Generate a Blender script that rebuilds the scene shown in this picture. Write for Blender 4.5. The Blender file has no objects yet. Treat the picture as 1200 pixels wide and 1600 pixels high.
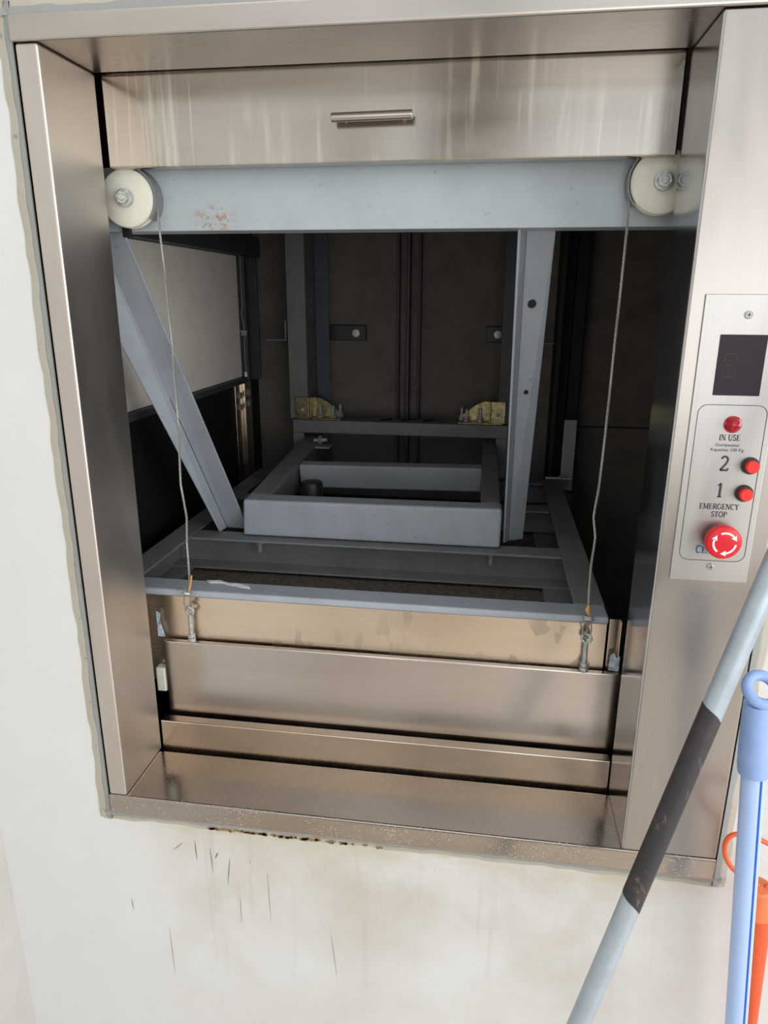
import bpy, bmesh, math, random
from mathutils import Vector, Matrix
random.seed(4)
S = bpy.context.scene
COL = S.collection

# ------------------------------------------------------------------ camera
YAW, PITCH, ROLL = -0.1459, -0.2932, 0.0043
fw = Vector((math.sin(YAW)*math.cos(PITCH), math.cos(YAW)*math.cos(PITCH), math.sin(PITCH)))
rt = Vector((math.cos(YAW), -math.sin(YAW), 0)); up = rt.cross(fw)
r2 = math.cos(ROLL)*rt + math.sin(ROLL)*up; u2 = -math.sin(ROLL)*rt + math.cos(ROLL)*up
cd = bpy.data.cameras.new('camera'); cam = bpy.data.objects.new('camera', cd); COL.objects.link(cam)
cd.sensor_fit = 'VERTICAL'; cd.sensor_height = 36; cd.lens = 1112/1600*36; cd.clip_start = 0.01
m3 = Matrix((r2, u2, -fw)).transposed()
cam.matrix_world = Matrix.Translation((0.499, -0.8137, 0.7015)) @ m3.to_4x4()
S.camera = cam

# ------------------------------------------------------------------ world, lights, exposure
w = bpy.data.worlds.new('world'); S.world = w; w.use_nodes = True
wn = w.node_tree.nodes; wl = w.node_tree.links
bg = wn['Background']; bg.inputs['Color'].default_value = (0.93, 0.97, 1.0, 1); bg.inputs['Strength'].default_value = 1.0

def area(name, loc, target, sx, sy, power, color):
    l = bpy.data.lights.new(name, 'AREA'); l.shape = 'RECTANGLE'; l.size = sx; l.size_y = sy
    l.energy = power; l.color = color
    o = bpy.data.objects.new(name, l); COL.objects.link(o); o.location = loc
    o.rotation_euler = (Vector(target)-Vector(loc)).to_track_quat('-Z', 'Y').to_euler()
    return o
area('window_fill', (1.3, -3.42, 0.45), (1.3, 0, 0.35), 3.4, 1.0, 15, (0.97, 0.98, 1.0))  # added lamp before the back windows, set low to reach into the shaft
area('side_fill', (2.9, -2.0, 0.75), (0.0, 0.2, 0.5), 1.5, 1.4, 32, (0.97, 0.98, 1.0))  # added lamp on the open side, brightens left jamb, board and braces
S.view_settings.view_transform = 'Standard'; S.view_settings.look = 'None'
S.view_settings.gamma = 1; S.view_settings.exposure = 0.46
try: S.view_settings.use_curve_mapping = False
except Exception: pass

# ------------------------------------------------------------------ materials
def srgb(r, g, b):
    f = lambda c: (c/255/12.92 if c/255 <= 0.04045 else ((c/255+0.055)/1.055)**2.4)
    return (f(r), f(g), f(b), 1)

class NT:
    def __init__(s, name):
        s.m = bpy.data.materials.new(name); s.m.use_nodes = True
        s.n = s.m.node_tree.nodes; s.l = s.m.node_tree.links; s.b = s.n['Principled BSDF']
        s.tc = s.n.new('ShaderNodeTexCoord')
        s.gm = s.n.new('ShaderNodeNewGeometry')
    def pos(s, scale=(1, 1, 1), world=True, off=(0, 0, 0)):
        mp = s.n.new('ShaderNodeMapping'); mp.inputs['Scale'].default_value = scale; mp.inputs['Location'].default_value = off
        s.l.new(s.gm.outputs['Position'] if world else s.tc.outputs['Object'], mp.inputs['Vector']); return mp.outputs[0]
    def noise(s, vec, scale=5, detail=4, rough=0.55, dist=0):
        t = s.n.new('ShaderNodeTexNoise'); t.inputs['Scale'].default_value = scale; t.inputs['Detail'].default_value = detail
        t.inputs['Roughness'].default_value = rough; t.inputs['Distortion'].default_value = dist
        s.l.new(vec, t.inputs['Vector']); return t.outputs['Fac']
    def ramp(s, fac, stops):
        r = s.n.new('ShaderNodeValToRGB'); e = r.color_ramp.elements
        while len(e) < len(stops): e.new(0.5)
        for k, (p, c) in enumerate(stops):
            e[k].position = p; e[k].color = c if len(c) == 4 else (*c, 1)
        s.l.new(fac, r.inputs['Fac']); return r.outputs['Color']
    def mix(s, fac, a, b, mode='MIX'):
        x = s.n.new('ShaderNodeMix'); x.data_type = 'RGBA'; x.blend_type = mode
        for i, v in ((0, fac), (6, a), (7, b)):
            if isinstance(v, (int, float, tuple)): x.inputs[i].default_value = v
            else: s.l.new(v, x.inputs[i])
        return x.outputs[2]
    def math(s, op, a, b=0.0, c=None):
        x = s.n.new('ShaderNodeMath'); x.operation = op
        for i, v in enumerate((a, b) if c is None else (a, b, c)):
            if isinstance(v, (int, float)): x.inputs[i].default_value = v
            else: s.l.new(v, x.inputs[i])
        return x.outputs[0]
    def maprange(s, v, a, b, c, d, smooth=False):
        x = s.n.new('ShaderNodeMapRange'); 
        if smooth: x.interpolation_type = 'SMOOTHSTEP'
        s.l.new(v, x.inputs[0])
        for i, q in enumerate((a, b, c, d)): x.inputs[i+1].default_value = q
        return x.outputs[0]
    def xyz(s):
        x = s.n.new('ShaderNodeSeparateXYZ'); s.l.new(s.gm.outputs['Position'], x.inputs[0]); return x.outputs
    def bump(s, h, strength=0.1, dist=0.001):
        b = s.n.new('ShaderNodeBump'); b.inputs['Strength'].default_value = strength; b.inputs['Distance'].default_value = dist
        s.l.new(h, b.inputs['Height']); s.l.new(b.outputs[0], s.b.inputs['Normal'])
    def set(s, **k):
        for a, v in k.items():
            inp = s.b.inputs[a.replace('_', ' ')]
            if isinstance(v, (int, float, tuple)): inp.default_value = v
            else: s.l.new(v, inp)

def steel(name, grain='x', base=(192, 184, 177), rough=0.24, dust=0.0, marks=None):
    t = NT(name)
    sc = {'x': (6, 700, 700), 'z': (700, 700, 6), 'y': (700, 6, 700)}[grain]
    br = t.noise(t.pos(sc), 1.0, 3, 0.6)
    bl = t.noise(t.pos({'x': (5, 9, 14), 'z': (14, 9, 4), 'y': (9, 5, 9)}[grain], off=({'x': 1, 'z': 2, 'y': 0}[grain], 0, 2)), 1.0, 3, 0.5, 0.6)
    c = t.mix(t.maprange(br, 0.3, 0.7, 0, 0.3), srgb(*base), srgb(*[int(v*0.9) for v in base]))
    c = t.mix(t.maprange(bl, 0.35, 0.7, 0, 0.6), c, srgb(*[min(255, v+12) for v in base]))
    r = t.math('ADD', t.maprange(br, 0.3, 0.7, rough-0.012, rough+0.012), t.maprange(bl, 0.35, 0.7, 0.0, 0.08))
    met = 1.0
    if marks == 'water':
        wv = t.noise(t.pos((1, 1, 0.7)), 34, 2, 0.4, 0.4); wm = t.noise(t.pos((1, 1, 1), off=(3, 1, 0)), 6, 2, 0.5)
        k = t.math('MULTIPLY', t.maprange(wv, 0.54, 0.57, 0, 1), t.maprange(wm, 0.42, 0.55, 0, 1))
        c = t.mix(t.math('MULTIPLY', k, 0.32), c, srgb(120, 112, 104)); r = t.math('ADD', r, t.math('MULTIPLY', k, 0.10))
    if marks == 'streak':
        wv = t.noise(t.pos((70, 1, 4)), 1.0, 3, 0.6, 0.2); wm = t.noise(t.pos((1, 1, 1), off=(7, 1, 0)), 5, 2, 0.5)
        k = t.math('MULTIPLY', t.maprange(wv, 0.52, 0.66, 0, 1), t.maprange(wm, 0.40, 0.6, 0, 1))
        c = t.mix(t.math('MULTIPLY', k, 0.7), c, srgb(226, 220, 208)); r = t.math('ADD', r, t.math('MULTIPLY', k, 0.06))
    if dust:
        d = t.noise(t.pos((1, 1, 1)), 420, 2, 0.7)
        dm = t.noise(t.pos((1, 1, 1)), 9, 4, 0.6)
        msk = t.math('MULTIPLY', t.maprange(d, 0.60, 0.68, 0, 1), t.maprange(dm, 0.40, 0.58, 0.12, 1))
        c = t.mix(t.math('MULTIPLY', msk, dust), c, srgb(205, 196, 182))
        r = t.math('ADD', r, t.math('MULTIPLY', msk, 0.4))
        met = t.math('SUBTRACT', 1.0, t.math('MULTIPLY', msk, dust))
    t.set(Base_Color=c, Metallic=met, Roughness=r)
    t.b.inputs['Anisotropic'].default_value = 0.0
    
    return t.m

def paint(name, base, rough=0.45, dirt=0.35, dirtcol=(96, 88, 78), rust=None, bumpy=0.1, spec=0.5):
    t = NT(name)
    a = t.noise(t.pos((1, 1, 1)), 14, 6, 0.65)
    b = t.noise(t.pos((1, 1, 1)), 90, 3, 0.6)
    c = t.mix(t.maprange(a, 0.45, 0.75, 0, dirt), srgb(*base), srgb(*dirtcol))
    c = t.mix(t.maprange(b, 0.66, 0.72, 0, 0.5), c, srgb(*[int(v*0.6) for v in base]))
    if rust:
        x, y, z = t.xyz()
        dx = t.math('DIVIDE', t.math('SUBTRACT', x, rust[0]), rust[2]); dz = t.math('DIVIDE', t.math('SUBTRACT', z, rust[1]), rust[3])
        d = t.math('ADD', t.math('MULTIPLY', dx, dx), t.math('MULTIPLY', dz, dz))
        n = t.noise(t.pos((1, 1, 1)), 130, 5, 0.75)
        k = t.math('MULTIPLY', t.maprange(d, 0, 1, 1, 0), t.maprange(n, 0.50, 0.60, 0, 1))
        c = t.mix(k, c, srgb(158, 116, 84))
    t.set(Base_Color=c, Roughness=rough)
    t.b.inputs['Specular IOR Level'].default_value = spec
    t.bump(a, bumpy, 0.002)
    return t.m

def plain(name, base, rough=0.5, metal=0.0, var=0.12, nscale=60, **kw):
    t = NT(name)
    a = t.noise(t.pos((1, 1, 1)), nscale, 3, 0.6)
    c = t.mix(t.maprange(a, 0.35, 0.7, 0, 1), srgb(*base), srgb(*[int(v*(1-var)) for v in base]))
    t.set(Base_Color=c, Roughness=rough, Metallic=metal)
    for k, v in kw.items(): t.b.inputs[k.replace('_', ' ')].default_value = v
    return t.m

STEEL_X = steel('brushed_steel_horizontal', 'x', rough=0.17)
STEEL_Z = steel('brushed_steel_vertical', 'z', base=(206, 197, 188), rough=0.42)
STEEL_COL = steel('brushed_steel_column', 'z', base=(172, 165, 158), rough=0.27)
STEEL_MIRROR = steel('smooth_steel_reveal', 'z', base=(196, 198, 204), rough=0.13)
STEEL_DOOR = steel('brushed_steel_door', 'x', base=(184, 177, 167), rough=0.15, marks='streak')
STEEL_LINTEL = steel('brushed_steel_lintel', 'x', rough=0.26)
STEEL_SILL = steel('brushed_steel_dusty', 'x', base=(176, 166, 156), rough=0.15, dust=0.9)
STEEL_WARM = steel('brushed_steel_warm', 'x', base=(208, 192, 174), rough=0.20)
STEEL_APRON = steel('water_marked_steel', 'x', base=(222, 205, 186), rough=0.22, marks='water')
STEEL_PLATE = steel('control_plate_steel', 'z', base=(180, 177, 173), rough=0.36)
BLUEGREY = paint('blue_grey_paint', (170, 180, 185), 0.38, 0.18, rust=(0.125, 0.800, 0.035, 0.022))
GREYPAINT = paint('grey_frame_paint', (124, 127, 127), 0.5, 0.5)
GREYPAINT2 = paint('grey_carriage_paint', (160, 167, 175), 0.48, 0.22)
DARKPAINT = paint('dark_rail_paint', (62, 66, 72), 0.5, 0.4)
BOARD = paint('speckled_board', (252, 244, 232), 0.9, 0.12, (120, 110, 100), bumpy=0.3)
SHAFT = paint('dark_brown_shaft', (124, 117, 108), 0.85, 0.5, (78, 72, 68), bumpy=0.2, spec=0.2)
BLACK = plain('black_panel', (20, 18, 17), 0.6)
ZINC = plain('galvanised_metal', (196, 200, 196), 0.34, 0.45, 0.2, 200)
GOLDZINC = plain('yellow_zinc_plating', (190, 174, 128), 0.35, 0.8, 0.35, 90)
NYLON = plain('white_nylon', (226, 222, 206), 0.42, 0, 0.06, 30, Subsurface_Weight=0.1)
ROPE = plain('wire_rope_steel', (170, 170, 160), 0.45, 0.5, 0.3, 900)
RUBBER = plain('black_rubber', (44, 44, 42), 0.4)
SCREEN = plain('dark_display_glass', (44, 38, 44), 0.25, 0, 0.04, 60, Specular_IOR_Level=0.15)
SEGMENT = plain('unlit_display_segment', (60, 54, 58), 0.3, 0, 0.04, 60, Specular_IOR_Level=0.15)
RED = plain('red_plastic', (222, 24, 44), 0.32, 0, 0.05)
REDORANGE = plain('orange_red_plastic', (238, 48, 34), 0.35, 0, 0.05)
LAMPRED = plain('red_lamp_lens', (196, 14, 40), 0.12, 0, 0.1, 60, Transmission_Weight=0.2)
WHITEMARK = plain('white_marking', (240, 236, 232), 0.5, 0, 0.02)
INK = plain('dark_ink', (58, 54, 54), 0.5)
BLUEINK = plain('blue_ink', (40, 96, 176), 0.5)
SEAL = paint('grey_sealant', (150, 153, 150), 0.7, 0.3, (150, 138, 112), rust=(0.30, -0.045, 0.20, 0.012), bumpy=0.5)
STICK = plain('pale_blue_tape', (196, 208, 224), 0.6, 0, 0.4, 120)
POLE = plain('grey_painted_pole', (172, 184, 192), 0.36, 0.25, 0.06, 40)
BLUEPL = plain('light_blue_plastic', (150, 178, 228), 0.45, 0, 0.06, 50)
BLUELINE = plain('deep_blue_stripe', (46, 92, 206), 0.45)
ORANGE = plain('orange_plastic', (232, 92, 44), 0.42, 0, 0.06)
ORANGECAP = plain('pale_orange_plastic', (240, 128, 78), 0.45, 0, 0.06)
STRAW = plain('frayed_core_string', (214, 160, 92), 0.8)
PLASTER_CHIP = plain('white_paint_flake', (240, 240, 240), 0.7)

def wallmat():
    t = NT('white_painted_plaster')
    x, y, z = t.xyz()
    big = t.noise(t.pos((1, 1, 1)), 5, 6, 0.6, 0.3)
    streak = t.noise(t.pos((46, 10, 2.2)), 1.0, 5, 0.65, 0.3)
    speck = t.noise(t.pos((1, 1, 0.6)), 75, 3, 0.6)
    below = t.math('MULTIPLY', t.maprange(z, -0.42, -0.06, 0.25, 1.0, True), t.maprange(z, -0.045, -0.03, 1, 0))
    inx = t.math('MULTIPLY', t.maprange(x, -0.03, 0.12, 0, 1, True), t.maprange(x, 0.72, 0.86, 1, 0.35, True))
    m = t.math('MULTIPLY', below, inx)
    c = t.mix(t.maprange(big, 0.35, 0.7, 0, 0.3), srgb(218, 218, 216), srgb(208, 205, 199))
    c = t.mix(t.math('MULTIPLY', m, t.maprange(big, 0.38, 0.68, 0.1, 0.85)), c, srgb(190, 180, 162))
    c = t.mix(t.math('MULTIPLY', m, t.maprange(streak, 0.58, 0.78, 0, 0.28)), c, srgb(158, 144, 124))
    c = t.mix(t.math('MULTIPLY', m, t.maprange(speck, 0.70, 0.76, 0, 0.35)), c, srgb(120, 104, 84))
    # cream crust right under the sill
    k = t.math('MULTIPLY', t.maprange(z, -0.085, -0.05, 0, 1), inx)
    c = t.mix(t.math('MULTIPLY', k, t.maprange(t.noise(t.pos((1, 1, 3)), 22, 5, 0.7), 0.4, 0.6, 0, 0.7)), c, srgb(196, 184, 158))
    t.set(Base_Color=c, Roughness=0.5)
    t.bump(t.noise(t.pos((1, 1, 1)), 30, 5, 0.6), 0.12, 0.003)
    return t.m
WALL = wallmat()
STAIN = plain('brown_rust_stain', (172, 142, 100), 0.85, 0, 0.45, 200)
SCRATCH = plain('grey_scuff', (128, 122, 110), 0.8, 0, 0.3, 200)

def pipegrip():
    t = NT('worn_black_tape')
    a = t.noise(t.pos((1, 1, 0.35)), 60, 5, 0.7, 0.5)
    b = t.noise(t.pos((1, 1, 1)), 22, 3, 0.6)
    c = t.mix(t.maprange(a, 0.60, 0.68, 0, 0.8), srgb(46, 43, 46), srgb(132, 106, 84))
    c = t.mix(t.maprange(b, 0.5, 0.7, 0, 0.5), c, srgb(74, 62, 58))
    t.set(Base_Color=c, Roughness=0.5); t.bump(a, 0.3, 0.001); return t.m
GRIP = pipegrip()
def floormat():
    t = NT('beige_floor_tiles')
    br = t.n.new('ShaderNodeTexBrick'); br.offset = 0; br.inputs['Scale'].default_value = 1
    br.inputs['Brick Width'].default_value = 0.4; br.inputs['Row Height'].default_value = 0.4; br.inputs['Mortar Size'].default_value = 0.004
    br.inputs['Color1'].default_value = srgb(212, 202, 188); br.inputs['Color2'].default_value = srgb(206, 196, 184); br.inputs['Mortar'].default_value = srgb(120, 110, 100)
    t.l.new(t.pos(), br.inputs['Vector']); t.set(Base_Color=br.outputs['Color'], Roughness=0.35); return t.m
FLOOR = floormat()

# ------------------------------------------------------------------ mesh helpers
def V(*a): return Vector(a)
class MB:
    def __init__(s): s.b = bmesh.new()
    def box(s, x0, x1, y0, y1, z0, z1):
        vs = [s.b.verts.new(p) for p in ((x0,y0,z0),(x1,y0,z0),(x1,y1,z0),(x0,y1,z0),(x0,y0,z1),(x1,y0,z1),(x1,y1,z1),(x0,y1,z1))]
        for f in ((0,3,2,1),(4,5,6,7),(0,1,5,4),(1,2,6,5),(2,3,7,6),(3,0,4,7)): s.b.faces.new([vs[i] for i in f])
        return s
    def hexa(s, pts):      # 8 points, bottom ring then top ring
        vs = [s.b.verts.new(p) for p in pts]
        for f in ((0,3,2,1),(4,5,6,7),(0,1,5,4),(1,2,6,5),(2,3,7,6),(3,0,4,7)): s.b.faces.new([vs[i] for i in f])
        return s
    def prism(s, poly, ext):    # planar polygon (3D pts) extruded by vector
        e = Vector(ext); a = [s.b.verts.new(p) for p in poly]; b = [s.b.verts.new(Vector(p)+e) for p in poly]
        n = len(poly); s.b.faces.new(list(reversed(a))); s.b.faces.new(b)
        for i in range(n): s.b.faces.new((a[i], a[(i+1) % n], b[(i+1) % n], b[i]))
        return s
    def tube(s, pts, r, seg=12, caps=True):
        pts = [Vector(p) for p in pts]; n = len(pts); rr = r if isinstance(r, (list, tuple)) else [r]*n
        rings = []; prev = None
        for i, p in enumerate(pts):
            t = (pts[min(i+1, n-1)]-pts[max(i-1, 0)]).normalized()
            if prev is None:
                a = t.orthogonal().normalized()
            else:
                a = (prev - t*prev.dot(t)).normalized()
            prev = a; c = t.cross(a)
            rings.append([s.b.verts.new(p + rr[i]*(math.cos(2*math.pi*k/seg)*a + math.sin(2*math.pi*k/seg)*c)) for k in range(seg)])
        for i in range(n-1):
            for k in range(seg):
                s.b.faces.new((rings[i][k], rings[i][(k+1) % seg], rings[i+1][(k+1) % seg], rings[i+1][k]))
        if caps: s.b.faces.new(list(reversed(rings[0]))); s.b.faces.new(rings[-1])
        return s
    def ring(s, c, axis, R, r, seg=28, s2=8, a0=0, a1=2*math.pi, squash=1.0):
        axis = Vector(axis).normalized(); u = axis.orthogonal().normalized(); v = axis.cross(u); c = Vector(c)
        full = abs(a1-a0) > 6.28; n = seg if full else seg+1; rings = []
        for i in range(n):
            t = a0+(a1-a0)*i/seg; d = math.cos(t)*u+math.sin(t)*v*squash
            rings.append([s.b.verts.new(c+d*R+r*(math.cos(2*math.pi*k/s2)*d+math.sin(2*math.pi*k/s2)*axis)) for k in range(s2)])
        for i in range(n if full else n-1):
            for k in range(s2):
                s.b.faces.new((rings[i][k], rings[(i+1) % n][k], rings[(i+1) % n][(k+1) % s2], rings[i][(k+1) % s2]))
        return s
    def lathe(s, c, axis, prof, seg=32):     # prof: (distance along axis, radius)
        axis = Vector(axis).normalized(); c = Vector(c)
        return s.tube([c+axis*(d+1e-6*i) for i, (d, r) in enumerate(prof)], [max(r, 1e-4) for d, r in prof], seg) if False else s._lathe(c, axis, prof, seg)
    def _lathe(s, c, axis, prof, seg):
        u = axis.orthogonal().normalized(); v = axis.cross(u); rings = []
        for d, r in prof:
            rings.append([s.b.verts.new(c+axis*d+max(r, 1e-5)*(math.cos(2*math.pi*k/seg)*u+math.sin(2*math.pi*k/seg)*v)) for k in range(seg)])
        for i in range(len(rings)-1):
            for k in range(seg): s.b.faces.new((rings[i][k], rings[i+1][k], rings[i+1][(k+1) % seg], rings[i][(k+1) % seg]))
        s.b.faces.new(rings[0]); s.b.faces.new(list(reversed(rings[-1])))
        return s
    def hexnut(s, c, axis, R, h, hole=0):
        return s._lathe(Vector(c), Vector(axis).normalized(), [(0, R*0.94), (h*0.1, R), (h*0.9, R), (h, R*0.94)], 6)
    def stroke(s, pts, wd, th, ex=(1,0,0), ey=(0,0,1), o=(0,0,0)):
        """flat ribbon in the plane spanned by ex, ey, thickness th along -normal"""
        ex, ey, o = Vector(ex), Vector(ey), Vector(o); nrm = ex.cross(ey)
        P = [Vector((a, b)) for a, b in pts]; n = len(P); L = []; Rr = []
        for i in range(n):
            d = (P[min(i+1, n-1)]-P[max(i-1, 0)])
            if d.length < 1e-9: d = Vector((1, 0))
            d.normalize(); q = Vector((-d.y, d.x)); h = (wd[i] if isinstance(wd, list) else wd)/2
            L.append(P[i]+q*h); Rr.append(P[i]-q*h)
        def mk(p, k): return s.b.verts.new(o+ex*p.x+ey*p.y+nrm*k)
        a = [mk(p, th) for p in L]; b = [mk(p, th) for p in Rr]; c = [mk(p, 0) for p in L]; d = [mk(p, 0) for p in Rr]
        for i in range(n-1):
            s.b.faces.new((a[i], b[i], b[i+1], a[i+1])); s.b.faces.new((c[i], a[i], a[i+1], c[i+1])); s.b.faces.new((b[i], d[i], d[i+1], b[i+1])); s.b.faces.new((d[i], c[i], c[i+1], d[i+1]))
        s.b.faces.new((a[0], c[0], d[0], b[0])); s.b.faces.new((a[-1], b[-1], d[-1], c[-1]))
        return s
    def build(s, name, mat, parent=None, bevel=0.0, smooth=False, seg=2):
        bmesh.ops.recalc_face_normals(s.b, faces=s.b.faces[:])
        if parent is not None:
            off = wloc(parent)
        else:
            off = Vector((0, 0, 0))
            xs = [v.co for v in s.b.verts]
            off = Vector(((min(v.x for v in xs)+max(v.x for v in xs))/2, (min(v.y for v in xs)+max(v.y for v in xs))/2, min(v.z for v in xs)))
        for v in s.b.verts: v.co -= off
        me = bpy.data.meshes.new(name); s.b.to_mesh(me); s.b.free()
        me.materials.append(mat)
        if smooth:
            for p in me.polygons: p.use_smooth = True
            try: me.set_sharp_from_angle(angle=math.radians(38))
            except Exception: pass
        o = bpy.data.objects.new(name, me); COL.objects.link(o)
        if parent is not None: o.parent = parent
        else: o.location = off
        if bevel:
            bv = o.modifiers.new('bevel', 'BEVEL'); bv.width = bevel; bv.segments = seg; bv.limit_method = 'ANGLE'; bv.harden_normals = False
        return o
def wloc(o):
    l = Vector(o.location)
    while o.parent: o = o.parent; l += Vector(o.location)
    return l
def thing(name, label, cat, loc, group=None):
    o = bpy.data.objects.new(name, None); COL.objects.link(o); o.location = loc; o.empty_display_size = 0.05
    return tag(o, label, cat, group)
def tag(o, label, cat, group=None):
    o['label'] = label; o['category'] = cat
    if group: o['group'] = group
    return o
def struct(o): o['kind'] = 'structure'; return o
def box(*a): return MB().box(*a)

# ------------------------------------------------------------------ setting
# front wall: plaster with a real opening for the hatch
m = MB(); WX0, WX1, WZ0, WZ1 = -0.225, 1.9, -0.85, 1.75
HX0, HX1, HZ0, HZ1 = -0.031, 0.822, -0.034, 0.99
m.box(WX0, HX0, 0.010, 0.115, WZ0, WZ1); m.box(HX1, WX1, 0.010, 0.115, WZ0, WZ1)
m.box(HX0, HX1, 0.010, 0.115, WZ0, HZ0); m.box(HX0, HX1, 0.010, 0.115, HZ1, WZ1)
struct(m.build('wall_front', WALL))
struct(box(-0.33, -0.2252, -4.0, 0.115, -0.85, 1.75).build('wall_left', plain('off_white_shaded_wall', (208, 205, 200), 0.6, 0, 0.04, 8)))  # greyer than the front wall: the corner's shade is in the colour
m = MB(); m.box(-0.33, 4, -3.60, -3.50, -0.85, -0.05); m.box(-0.33, 4, -3.60, -3.50, 1.68, 1.75)
xs = [-0.33, -0.28, 0.62, 0.70, 1.75, 1.85, 2.95, 4]
for i in range(0, 8, 2): m.box(xs[i], xs[i+1], -3.60, -3.50, -0.05, 1.68)
struct(m.build('wall_back', plain('beige_back_wall', (186, 176, 164), 0.7, 0, 0.05)))
struct(box(-0.33, 4, -4.0, 0.115, -0.95, -0.85).build('floor', FLOOR))
struct(box(0.16, 0.56, -2.9, -2.55, -0.85, 2.4).build('reflection_blocker', plain('grey_blocker', (120, 112, 104), 0.6, 0, 0.05)))  # unseen pillar added to put dark reflection bands on the steel
# shaft behind
struct(box(-0.30, 1.12, 1.15, 1.2, -0.85, 1.5).build('wall_shaft_back', SHAFT))
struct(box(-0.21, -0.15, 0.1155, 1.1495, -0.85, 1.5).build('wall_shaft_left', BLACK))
struct(box(0.735, 1.049, 1.1465, 1.1495, 0.368, 0.372).build('trim_5', BLACK))
struct(box(1.05, 1.12, 0.1155, 1.1495, -0.85, 1.5).build('wall_shaft_right', SHAFT))
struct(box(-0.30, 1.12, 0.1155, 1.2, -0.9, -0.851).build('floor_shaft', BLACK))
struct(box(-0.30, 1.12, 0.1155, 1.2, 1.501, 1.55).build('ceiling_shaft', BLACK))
# sealant bead around the frame
m = MB()
def seal(a, b, wdir, wd=0.0115, pr=0.0):
    # irregular bead along a->b, 14 mm wide away from the frame
    a, b, wdir = Vector(a), Vector(b), Vector(wdir); n = 90; rows = []
    for i in range(n+1):
        p = a.lerp(b, i/n); j = wd+0.0012*math.sin(i*0.45)+0.0008*math.sin(i*1.3+1)+random.uniform(-.0005, .0007)
        rows.append([p+V(0, -0.0060+pr, 0), p+wdir*j*0.55+V(0, -0.0045+pr*0.8, 0), p+wdir*j+V(0, -0.0005, 0), p+wdir*j+V(0, 0.004, 0), p+V(0, 0.004, 0)])
    vs = [[m.b.verts.new(q) for q in r] for r in rows]
    for i in range(n):
        for k in range(5): m.b.faces.new((vs[i][k], vs[i+1][k], vs[i+1][(k+1) % 5], vs[i][(k+1) % 5]))
    m.b.faces.new(vs[0]); m.b.faces.new(list(reversed(vs[-1])))
seal((-0.031, 0.0095, -0.047), (-0.031, 0.0095, 1.004), (-1, 0, 0))
seal((0.822, 0.0095, -0.047), (0.822, 0.0095, 1.004), (1, 0, 0))
seal((-0.040, 0.0095, -0.034), (0.832, 0.0095, -0.034), (0, 0, -1))
seal((-0.040, 0.0095, 0.990), (0.832, 0.0095, 0.990), (0, 0, 1))
struct(m.build('trim_1', SEAL))
m = MB()
seal((-0.031, 0.0095, -0.049), (-0.031, 0.0095, 1.006), (-1, 0, 0), 0.0195, 0.0022)
seal((0.822, 0.0095, -0.049), (0.822, 0.0095, 1.006), (1, 0, 0), 0.0165, 0.0022)
seal((-0.047, 0.0095, -0.034), (0.838, 0.0095, -0.034), (0, 0, -1), 0.0160, 0.0022)
seal((-0.047, 0.0095, 0.990), (0.838, 0.0095, 0.990), (0, 0, 1), 0.018, 0.0022)
struct(m.build('trim_6', paint('cream_plaster_edge', (182, 176, 162), 0.8, 0.35, (170, 156, 132), bumpy=0.5)))
# stains and scuffs on the wall under the sill (thin dried deposits)
m = MB()
for i in range(60):
    x = random.gauss(0.235, 0.06); z = -0.0455-0.0028*random.random(); l = 0.003+0.008*random.random(); n = 5
    pts = [(x+l*(k/n-0.5), z+random.uniform(-.0007, .0007)) for k in range(n+1)]
    m.stroke(pts, [0.0003]+[random.uniform(.0016, .0048) for _ in range(n-1)]+[0.0003], 0.0006, o=(0, 0.0068, 0))
struct(m.build('trim_2', STAIN))
m = MB()
for (x, z, l, a, wd) in ((0.095,-0.075,0.035,0.03,0.0016),(0.075,-0.082,0.02,-0.8,0.0012),(0.118,-0.085,0.045,0.05,0.001),(0.130,-0.092,0.012,-0.4,0.002),
                  (0.148,-0.10,0.05,-0.12,0.0013),(-0.018,-0.20,0.022,0.05,0.001),(0.205,-0.12,0.09,0.02,0.0006),(0.16,-0.17,0.05,0.0,0.0006),(0.30,-0.22,0.08,0.1,0.0006),(0.04,-0.25,0.09,0.02,0.0006)):
    m.stroke([(x, z), (x+math.sin(a)*l*.5, z-math.cos(a)*l*.5), (x+math.sin(a)*l, z-math.cos(a)*l)], [wd*.3, wd, wd*.2], 0.0002, o=(0, 0.0098, 0))
struct(m.build('trim_3', SCRATCH))

# ------------------------------------------------------------------ stainless landing frame
fr = thing('hatch_frame', 'brushed stainless steel surround of the hatch opening set in the white wall', 'door frame', (0.4, 0.0, -0.033))
box(-0.0265, 0.0, 0.0, 0.1175, 0.0003, 0.9625).build('left_jamb', STEEL_Z, fr, 0.003, seg=3)
box(0.70, 0.8195, 0.0, 0.1175, 0.0003, 0.9625).build('right_jamb', STEEL_COL, fr, 0.003, seg=3)
rj = [o for o in COL.objects if o.name.startswith('right_jamb')][0]; rj.data.materials.append(STEEL_MIRROR)
for p in rj.data.polygons:
    if p.normal.x < -0.9: p.material_index = 1
box(-0.030, 0.8205, -0.003, 0.1175, 0.9635, 0.989).build('lintel', STEEL_LINTEL, fr, 0.003, seg=3)
box(-0.0285, 0.8205, -0.001, 0.1115, -0.033, 0.0).build('sill', STEEL_SILL, fr, 0.003, seg=3)
tag(box(0.001, 0.6998, 0.1190, 0.1370, -0.02, 0.051).build('threshold_plate', STEEL_WARM, None, 0.0015), 'low stainless steel step strip rising from the back of the dusty sill', 'step strip')

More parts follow.
